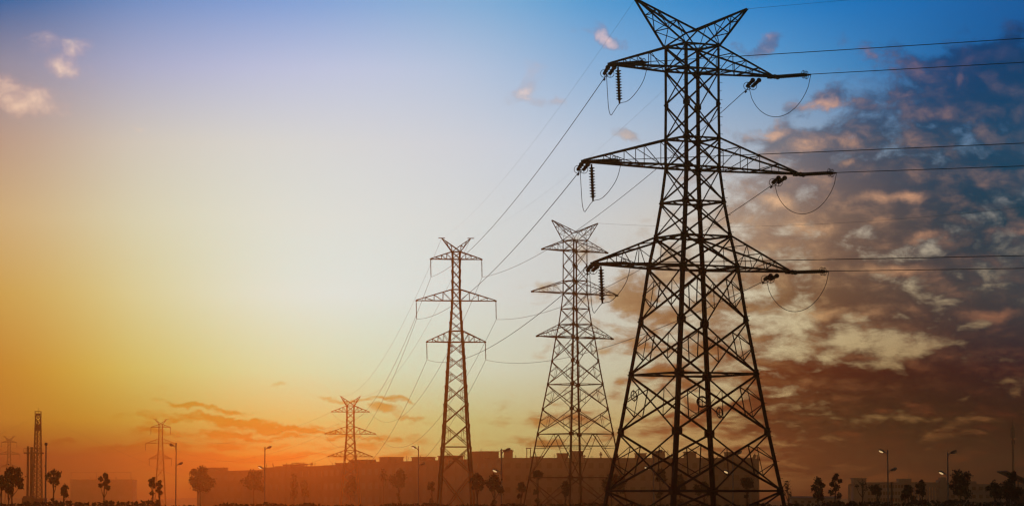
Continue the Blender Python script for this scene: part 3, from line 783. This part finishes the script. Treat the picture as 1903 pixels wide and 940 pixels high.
# white complex at the right
def complex_():
    D = 1250; X = lambda px: xat(px, D, 900); Z = lambda py: zat(py, D); x0 = X(1586)
    o = thing('office_complex', (x0, D, 0), 'pale three storey complex at lower right with open framed bays and a stair tower', 'building')
    x = lambda px: X(px) - x0
    mb = MB(); mb.box((0, 0, 0), (x(1610), 9, Z(889))); mb.build('stair_tower', M_white, o)
    mb = MB(); mb.box((-.3, -.3, Z(889)+.003), (x(1611), 9.3, Z(887.5))); mb.build('tower_cap', M_white, o)
    mb = MB(); mb.bar((x(1579), 1, 0), (x(1579), 1, Z(900.6)), .8, .8); mb.bar((x(1578), 1, Z(900.6)), (0, 1, Z(900.6)), .8, .8); mb.build('portal_frame', M_white, o)
    mb = MB(); mb.box((x(1610)+.003, .5, 0), (x(1693), 14, Z(896.5))); w = mb.build('main_wall', M_white, o)
    mb = MB()
    for fl in range(3): mb.box((x(1610.5), -.7, Z(896.5) - 2.6 * fl - 3.0), (x(1692.5), .497, Z(896.5) - 2.6 * fl - 2.75))
    mb.box((x(1610.5), .2, Z(896.5)+.002), (x(1760), 14.2, Z(895.4))); mb.build('floor_slabs', M_white, o)
    for fl in range(3):
        for k in range(14):
            fb = MB(); xa = x(1613 + k * 5.6); z0 = Z(896.5) - 2.6 * fl - 2.0
            fb.box((xa, .42, z0), (xa + .85, .497, z0 + 1.3)); fb.build('window', M_glass, o)
    mb = MB(); mb.box((x(1671), 2, Z(895.4)+.004), (x(1695), 9, Z(889.5))); mb.box((x(1670.5), 1.7, Z(889.5)+.003), (x(1695.6), 9.3, Z(888.6))); mb.build('rooftop_room', M_white, o)
    mb = MB(); mb.bar((x(1691), 3, Z(888.6)), (x(1691), 3, Z(880)), .12); mb.build('antenna', M_trim, o)
    mb = MB()                                          # open framed bays, sky shows through
    cols = [1693.5, 1704, 1715, 1725.5, 1736, 1746]
    for c in cols:
        for y in (.9, 9): mb.bar((x(c), y, 0), (x(c), y, Z(896.5)), .75, .55, hint=(0, 1, 0))
    for c in [(cols[i] + cols[i+1]) / 2 for i in range(5)]: mb.bar((x(c), .9, 0), (x(c), .9, Z(896.5)), .25, .2, hint=(0, 1, 0))
    for za, zb in ((904, 896.6), (913.6, 911.6), (922.5, 921), (932, 930)): mb.box((x(1693.5), .6, Z(za)), (x(1746), 9.3, Z(zb)))
    mb.build('open_frame', M_white, o)
    mb = MB(); mb.box((x(1746.5), .2, 0), (x(1762), 12, Z(891))); mb.box((x(1749), 1, Z(891)+.003), (x(1759), 8, Z(886))); mb.build('stair_block', M_white, o)
    mb = MB(); mb.box((x(1762)+.003, 1, 0), (x(1960), 15, Z(899.5))); mb.box((x(1761.8), .8, Z(899.5)+.003), (x(1960), 15.2, Z(898.6))); mb.build('right_wing', M_white, o)
    for k in range(10):
        for fl in range(2):
            fb = MB(); xa = x(1768 + k * 13); z0 = Z(899) - 3.1 * fl - 2.3
            fb.box((xa, .92, z0), (xa + 1.4, .997, z0 + 1.4)); fb.build('window', M_glass, o)
    mb = MB(); mb.box((x(1799), 3, Z(898.6)+.003), (x(1817), 9, Z(893.5))); mb.build('rooftop_room', M_white, o)
complex_()
def shed():
    D = 900; X = lambda px: xat(px, D, 925); x0 = X(1472)
    o = thing('low_shed', (x0, D, 0), 'low pale shed with a row of slit windows, just right of the black pylon foot', 'shed')
    w = X(1562) - x0; h = zat(924.5, D)
    mb = MB(); mb.box((0, 0, -.2), (w, 8, h - .2)); mb.build('wall', M_white, o)
    mb = MB(); mb.add([(-.3,-.4,h-.197),(w+.3,-.4,h-.197),(w+.3,8.4,h-.197),(-.3,8.4,h-.197),(-.3,4,h+.5),(w+.3,4,h+.5),(-.3,-.4,h-.05),(w+.3,-.4,h-.05)],
                      [(0,1,7,6),(6,7,5,4),(4,5,2,3),(0,6,4,3),(1,2,5,7),(3,2,1,0)]); mb.build('roof', M_trim, o)
    for k in range(7):
        fb = MB(); xa = w * (k + .3) / 7; fb.box((xa, -.05, h - 1.35), (xa + .9, -.003, h - .75)); fb.build('window', M_glass, o)
shed()
def awning():
    D = 620; X = lambda px: xat(px, D, 890); Z = lambda py: zat(py, D); x0 = X(1870)
    o = thing('pitched_roof_house', (x0, D, 0), 'house at the right edge with a thin steep roof overhang in front of the mast', 'house')
    x = lambda px: X(px) - x0
    mb = MB(); mb.add([(0,0,Z(873.5)),(x(1962),0,Z(912)),(x(1962),12,Z(912)),(0,12,Z(873.5)),(0,0,Z(876)),(x(1958),0,Z(915)),(x(1958),12,Z(915)),(0,12,Z(876))],
                      [(0,1,2,3),(7,6,5,4),(0,4,5,1),(1,5,6,2),(2,6,7,3),(3,7,4,0)]); mb.build('roof', M_wall, o)
    mb = MB(); mb.box((x(1885), 1, 0), (x(1955), 11, Z(908))); mb.build('wall', M_wall, o)
    mb = MB()
    for px in (1881, 1887, 1893): mb.bar((x(px), .7, 0), (x(px), .7, Z(878 + (px - 1870) * .42)), .22)
    mb.build('porch_posts', M_trim, o)
awning()
# telecom mast
def mast():
    D = 1300; b = V3(xat(1883, D, 880), D, 0); Z = lambda py: zat(py, D)
    o = thing('telecom_mast', b, 'tall thin telecom mast with ringed antenna platforms at the far right', 'mast')
    mb = MB(); mb.tube([(0,0,0),(0,0,Z(826))], .62, 8, .42); mb.tube([(0,0,Z(826)),(0,0,Z(792))], .36, 8, .22); mb.build('pole', M_steel, o)
    mb = MB(); mb.tube([(0,0,Z(792)),(0,0,Z(776))], .13, 6, .05); mb.build('lightning_rod', M_steel, o)
    for yy in (800, 806, 812):
        mb = MB(); mb.ring((0,0,Z(yy)), (0,0,1), .85, .06, 12); mb.ring((0,0,Z(yy)+.9), (0,0,1), .85, .05, 12)
        for k in range(6):
            a = k * math.pi / 3; mb.bar((0,0,Z(yy)), (.85*math.cos(a), .85*math.sin(a), Z(yy)), .07); mb.bar((.85*math.cos(a), .85*math.sin(a), Z(yy)-.1), (.85*math.cos(a), .85*math.sin(a), Z(yy)+1.1), .14)
        mb.build('antenna_platform', M_steel, o)
    mb = MB(); mb.lathe((0,0,Z(797)), (0,0,Z(790)), [(0,.3),(.5,.55),(1.0,.45),(1.4,.2)], 8); mb.build('top_drum', M_steel, o)
    for a in (0, 2.1, 4.2):
        mb = MB(); c = V3(.62*math.cos(a), .62*math.sin(a), 0); mb.box((c.x-.22,c.y-.14,Z(825)),(c.x+.22,c.y+.14,Z(817))); mb.build('panel_antenna', M_steel, o)
mast()
# drilling derrick on the left
def derrick():
    D = 760; b = V3(xat(70, D, 850), D, 0); Z = lambda py: zat(py, D); s = D / F
    o = thing('drilling_derrick', b, 'tall dark latticed derrick with two thick columns beside it, on the far left', 'derrick')
    top, bot, zt, zb = 4.6 * s, 8.6 * s, Z(772), Z(926)
    C4 = [(-1,-1),(1,-1),(1,1),(-1,1)]
    N = 18; hw = lambda t: bot + (top - bot) * t
    P = lambda t, c: V3(c[0]*hw(t), c[1]*hw(t), zb + (zt - zb) * t)
    for c in C4:
        mb = MB(); mb.bar(P(0,c), P(1,c), .17); mb.build('leg', M_brown, o)
    for f in range(4):
        A, B = C4[f], C4[(f+1)%4]; mb = MB()
        for i in range(N):
            mb.bar(P(i/N,A), P(i/N,B), .10); mb.bar(P(i/N,A), P((i+.97)/N,B), .085); mb.bar(P(i/N+.002,B), P((i+1)/N,A), .085)
        mb.build('lattice_panel', M_brown, o)
    mb = MB(); mb.box((-top*.95,-top*.95,zt),(top*.95,top*.95,zt+.55)); mb.build('crown_block', M_brown, o)
    mb = MB()
    for c in C4: mb.bar((c[0]*top*1.15,c[1]*top*1.15,zt-.2),(c[0]*top*1.15,c[1]*top*1.15,Z(764)),.09)
    for f in range(4):
        A, B = C4[f], C4[(f+1)%4]
        for z in (Z(764), (zt+Z(764))/2, zt-.2): mb.bar((A[0]*top*1.15,A[1]*top*1.15,z),(B[0]*top*1.15,B[1]*top*1.15,z),.09)
    mb.bar((0,0,zt+.5),(0,0,Z(757)),.08); mb.build('top_railing', M_brown, o)
    mb = MB(); mb.tube([(-.15,.1,zb),(-.15,.1,zt-1)], .17, 8); mb.build('drill_string', M_brown, o)
    mb = MB(); mb.box((-.75,-.5,Z(800)),(.45,.5,Z(788))); mb.build('travelling_block', M_brown, o)
    mb = MB(); x0, x1 = -24*s, 9.5*s; zp = Z(840); mb.box((x0,-1.6,zp-.3),(x1,1.6,zp))
    for i in range(9):
        x = x0 + (x1-x0)*i/8; mb.bar((x,-1.55,zp),(x,-1.55,zp+.9),.08)
    mb.bar((x0,-1.55,zp+.9),(x1,-1.55,zp+.9),.08); mb.build('platform', M_brown, o)
    for px, wpx, yt in ((52,2.2,828.5),(58.5,2.6,830)):
        mb = MB(); x = (px-70)*s; mb.tube([(x,0,0),(x,0,Z(yt))], wpx*s, 10); mb.build('column', M_brown, o)
    mb = MB(); mb.box((-25*s,-3,-.1),(15*s,3,Z(925))); mb.box((-24*s,-2.2,Z(925)+.002),(-6*s,2.2,Z(921))); mb.build('substructure', M_brown, o)
    for a in (-1, 1):
        mb = MB(); mb.bar((0,0,zt),(a*32,10,Z(838)-6),.02); mb.build('guy_wire', M_wire, o)
derrick()
# ------------------------------------------------------------------ street lamps
def lamp(px, ytop, heads, label, D=RD - 16.5, post=True):
    b = V3(xat(px, D, 880), D, 0); zt = zat(ytop, D)
    o = thing('street_lamp', b, label, 'street lamp', 'street lamps along the road')
    mb = MB(); mb.tube([(0,0,0),(0,0,.5)], .16, 8); mb.tube([(0,0,.5),(0,0,zt)], .125, 8, .085); mb.build('pole', M_pole, o)
    for sx, y, glint_ in heads:
        z = zat(y, D); mb = MB(); e = V3(sx * .62, 0, .42)
        mb.tube([(0,0,z-.55),(sx*.2,0,z-.25),(sx*.42,0,z-.05)], .06, 6); mb.build('arm', M_pole, o)
        hb = MB(); a = V3(sx*.36,0,z-.12); d = V3(sx*.95,0,.38).normalized()
        hb.lathe(a, a + d, [(0,.06),(.15,.14),(.42,.20),(.70,.19),(.92,.12),(.99,.03)], 8); hd = hb.build('lamp_head', M_lamp, o)
        lb = MB(); nrm = V3(-d.z*sx, 0, d.x*sx) * -1
        c = a + d * .56 + nrm * .13 + V3(0, -.06, 0)
        lb.lathe(c - d*.34, c + d*.34, [(0,.02),(.10,.10),(.34,.15),(.58,.10),(.67,.02)], 8)
        lb.build('lens', M_glint if glint_ else M_lens0, hd)  # the glowing lens imitates reflected sun
    return o
lamp(327, 822, [(-1,827,0),(1,861,0)], 'tall double-headed street lamp beside the distant slender pylon, left part of the picture', 600)
lamp(492, 829, [(1,831,0),(-1,868,1)], 'street lamp standing alone above the faint orange roofs, one head pointing right at its top', 620)
lamp(777.5, 828, [(-1,831,1),(1,862,0)], 'street lamp with its top head pointing left, just left of the slim orange pylon', 600)
lamp(932, 833, [(1,836,0),(-1,874,1)], 'street lamp with a bright lower head, between the slim orange and brown splayed pylons')
lamp(1214.5, 836, [(1,839,0),(-1,869,1)], 'street lamp half hidden behind the left legs of the big black pylon')
lamp(1362, 838, [(1,841,0),(-1,876,1)], 'street lamp with a bright head seen between the right legs of the big black pylon')
lamp(1650, 835, [(-1,838,1),(1,872,0)], 'street lamp with top head pointing left, in front of the pale complex')
lamp(1761.5, 840, [(1,840,0),(-1,878,1)], 'street lamp with top head pointing right, beside the large leafy tree at the right')
def floodlight():
    D = 453; b = V3(xat(85, D, 880), D, 0); zt = zat(826, D)
    o = thing('street_lamp', b, 'thin lamp post with one square head seen end-on, right of the derrick', 'street lamp', 'street lamps along the road')
    mb = MB(); mb.tube([(0,0,0),(0,0,zt)], .13, 8, .09); mb.build('pole', M_pole, o)
    mb = MB(); mb.lathe((0,0,zt-.15),(0,0,zt+.4),[(0,.06),(.12,.2),(.30,.22),(.42,.17)],8); mb.bar((-.2,0,zt+.27),(.2,0,zt+.27),.1); mb.build('lamp_head', M_lamp, o)
    mb = MB(); mb.box((-.22,-.12,zat(866,D)),(.02,.12,zat(864,D))); mb.build('bracket', M_lamp, o)
floodlight()
def post():
    D = 440; b = V3(xat(1657, D, 900), D, 0)
    o = thing('utility_post', b, 'dark plain post in front of the pale complex, just right of a street lamp', 'post')
    mb = MB(); mb.tube([(0,0,0),(0,0,zat(895,D))], .17, 8, .13); mb.build('pole', M_bark, o)
    mb = MB(); mb.bar((-.25,0,zat(895,D)-.1),(.25,0,zat(895,D)-.1),.12); mb.build('crossbar', M_bark, o)
post()
# ------------------------------------------------------------------ trees
def tree(px, ytop, wpx, hpx, label, D=400, seed=0, dens=1.0, clumps=None, bare=False, lean=0.0, low=False):
    rn = random.Random(seed * 77 + int(px)); s = D / F
    b = V3(xat(px, D, 900), D, 0); zt = zat(ytop, D); cw, ch = wpx * s / 2, hpx * s
    o = thing('tree', b, label, 'tree', 'roadside trees')
    zc = zt - ch
    tb = MB(); k = rn.uniform(-.15, .15)
    trunk = [V3(0,0,-.1), V3(k*.3,0,zc*.35), V3(k,.05,zc*.75), V3(k*.6 + lean*.3,0,zc + ch*.25), V3(lean,0,zc + ch*.6)]
    tb.tube(trunk, .055 + .022 * zt * .5, 7, .035)
    nb = clumps or max(5, int(6 + cw * ch * 1.25))
    cl = []
    for i in range(nb):
        t_ = (i + .5) / nb; z = zc + ch * (0.08 + .9 * t_)
        env = math.sin(math.pi * min(1, .18 + .80 * t_)) ** .7
        a = i * 2.39996 + rn.uniform(-.5, .5); r = cw * env * rn.uniform(.2, 1.0)
        cl.append((V3(lean * t_ + r * math.cos(a), r * math.sin(a) * .8, z), min(cw, ch) * rn.uniform(.20, .42) + .10))
    if low:
        for i in range(3): cl.append((V3(k + rn.uniform(-.25, .25) , rn.uniform(-.2,.2), zc * rn.uniform(.25, .85)), rn.uniform(.2, .36)))
    for c, r in cl:
        t_ = max(0.05, min(.95, (c.z - r * .8) / max(.1, trunk[-1].z))); i = min(3, int(t_ * 4)); st = lerp(trunk[i], trunk[i + 1], t_ * 4 - i)
        if st.z > c.z: st = trunk[2]
        mid = lerp(st, c, .5) + V3(rn.uniform(-.1,.1), rn.uniform(-.1,.1), -.08 * (c - st).length)
        tb.tube([st, mid, c], .034 + .006 * zt, 5, .014)
        if bare:
            for q in range(3):
                tb.tube([lerp(mid, c, rn.uniform(.2, .9)), c + V3(rn.uniform(-.5,.5), rn.uniform(-.4,.4), rn.uniform(.1,.6))], .016, 4, .007)
    tb.build('trunk', M_bark, o)
    lb = MB()
    for c, r in cl:
        m = int((34 if not bare else 7) * dens * (1 + r * 5))
        for i in range(m):
            d = V3(rn.gauss(0,1), rn.gauss(0,1), rn.gauss(0,1)).normalized()
            p = c + d * r * (rn.random() ** .45) * (1.0 if rn.random() < .82 else rn.uniform(1.1, 1.6)); p.z -= .1 * r
            n_ = V3(rn.gauss(0,1), rn.gauss(0,1) - .6, rn.gauss(0,1)).normalized()
            _, u, v = MB.frame(p, p + n_, (rn.gauss(0,1), rn.gauss(0,1), rn.gauss(0,1) + .01))
            L = rn.uniform(.10, .19) * D / 400; w = L * rn.uniform(.5, .8); bend = n_ * L * .25
            lb.add([p - u * L, p + v * w - bend * .3, p + u * L - bend, p - v * w - bend * .3], [(0,1,2,3)])
    lb.build('crown', M_leaf, o)
TREES = [
 (24,870,46,36,'large bushy tree left of the derrick with a wide dark round crown',380,1.3,{}),
 (2,884,16,26,'dark tree cut off by the left edge of the picture',380,1,{}),
 (16.5,902,11,13,'small round sapling under the large bushy tree at the far left',370,1,{}),
 (99,876,28,23,'tree with a broad uneven crown and tufts on its stem, right of the derrick',390,1,{'low':True}),
 (119.5,902,17,20,'small tree with an egg-shaped crown next to the broad-crowned one right of the derrick',385,1.1,{}),
 (195,879,21,30,'lone small tree with an upright oval crown in front of the hazy canopy building',400,1.3,{}),
 (283,888,13,16,'thin tree with a narrow top tuft at the left foot of the distant slender pylon',400,1,{'low':True}),
 (295,892,13,26,'slender leafy tree overlapping the foot of the distant slender pylon',405,1,{'low':True}),
 (372,871,50,38,'widest bushy tree in the orange haze, right of the tall double-headed lamp',800,.8,{'clumps':11}),
 (472,876,44,34,'open airy tree in the haze below the lamp with a right-pointing head',850,.5,{'clumps':10}),
 (546,880,14,46,'tall thin hazy tree with few leaves against the faint orange block',900,.5,{}),
 (566,893,18,30,'short bushy hazy tree beside the tall thin one',900,.9,{}),
 (653,885,20,36,'hazy tree below the small orange pylon',880,.6,{}),
 (713,872,18,22,'nearly bare tree with forked branches left of a small round-crowned tree',800,.5,{'bare':True}),
 (742,876,34,28,'round-crowned hazy tree left of the lamp by the slim orange pylon',720,.8,{'low':True,'clumps':9}),
 (802,896,13,14,'little tree with a small tuft at the left foot of the slim orange pylon',560,1,{'low':True}),
 (886,880,28,28,'loose-crowned tree at the right foot of the slim orange pylon',400,1,{}),
 (918,885,34,28,'dense dark tree just behind the lamp with the bright lower head',380,1.4,{'low':True}),
 (969,897,18,14,'low tree between the lamp and the brown splayed pylon',390,1,{'low':True}),
 (999,876,16,9,'small flat-topped tree on a thin stem at the left leg of the brown splayed pylon',390,1.3,{'low':True}),
 (1051,896,20,24,'dim tree in front of the middle legs of the brown splayed pylon',380,1,{'low':True}),
 (1138,884,48,26,'wide dark tree at the left foot of the big black pylon',380,1.2,{}),
 (1228,872,25,22,'dark tree behind the left middle leg of the big black pylon',390,1.1,{'low':True}),
 (1263,884,25,25,'dark tree between the two middle legs of the big black pylon',385,1.2,{'low':True}),
 (1308,898,30,18,'low dark tree before the long block, between middle legs of the black pylon',380,1,{}),
 (1388,888,26,15,'dark tree with a flat tuft near the right end of the long block',380,1.1,{'low':True}),
 (1463,894,20,26,'spindly tree with bare forked branches touching the right leg of the black pylon',370,.5,{'bare':True}),
 (1521,889,27,40,'leafy black sapling with a full clumpy crown, left of the pair near the shed',360,1.2,{}),
 (1552,879,21,46,'tall black sapling with sparse leaf tufts, right of the pair near the shed',360,.8,{'lean':.15}),
 (1602,893,26,14,'almost bare spreading sapling in front of the stair tower',360,.5,{'bare':True}),
 (1632,902,20,16,'small sapling with a lopsided tuft left of the plain dark post',360,1.1,{'low':True,'lean':-.3}),
 (1688,903,26,26,'rounded sapling right of the plain dark post',360,1.2,{}),
 (1712,893,20,26,'slim sapling in front of the open framed bays of the complex',360,1,{'low':True}),
 (1785,877,44,44,'largest leafy tree on the right, its crown full of gaps, beside a lamp',360,1.2,{}),
 (1848,897,30,26,'low dark tree between the largest right-hand tree and the mast',360,1,{}),
 (1880,878,24,18,'dark tree with a tuft on top in front of the telecom mast',360,1.2,{}),
 (1876,897,44,28,'broad low dark tree at the foot of the telecom mast',355,1.3,{}),
]
for i, (px, yt, w, h, lab, D, dn, kw) in enumerate(TREES):
    tree(px, yt, w, h, lab, D, i + 3, dn, **kw)
# undergrowth along the near side of the road
rn = random.Random(9); lb = MB()
for i in range(9500):
    px = rn.uniform(-60, 2000); D = rn.uniform(330, 352); s = D / F
    top = 934.0 + 2.4 * (math.sin(px * .0073 + 2) * math.sin(px * .031)) + 1.2 * math.sin(px * .021) + 1.6 * math.sin(px * .083 + 1) + (3.5 if 300 < px < 1500 else 0) - (4 * math.exp(-((px - 80) / 45) ** 2)) - (2.5 if px > 1580 else 0)
    z = zat(top, D) * (rn.random() ** .55); p = V3(xat(px, D, 930), D, max(.05, z))
    n_ = V3(rn.gauss(0,1), rn.gauss(0,1) - .8, rn.gauss(0,1)).normalized(); _, u, v = MB.frame(p, p + n_, (rn.gauss(0,1), .1, rn.gauss(0,1)))
    L = rn.uniform(.14, .34); w = L * .6
    lb.add([p - u * L, p + v * w, p + u * L, p - v * w], [(0,1,2,3)])
tag(lb.build('undergrowth', M_leaf), 'dark band of scrub along the bottom edge of the picture', 'scrub', kind='stuff')
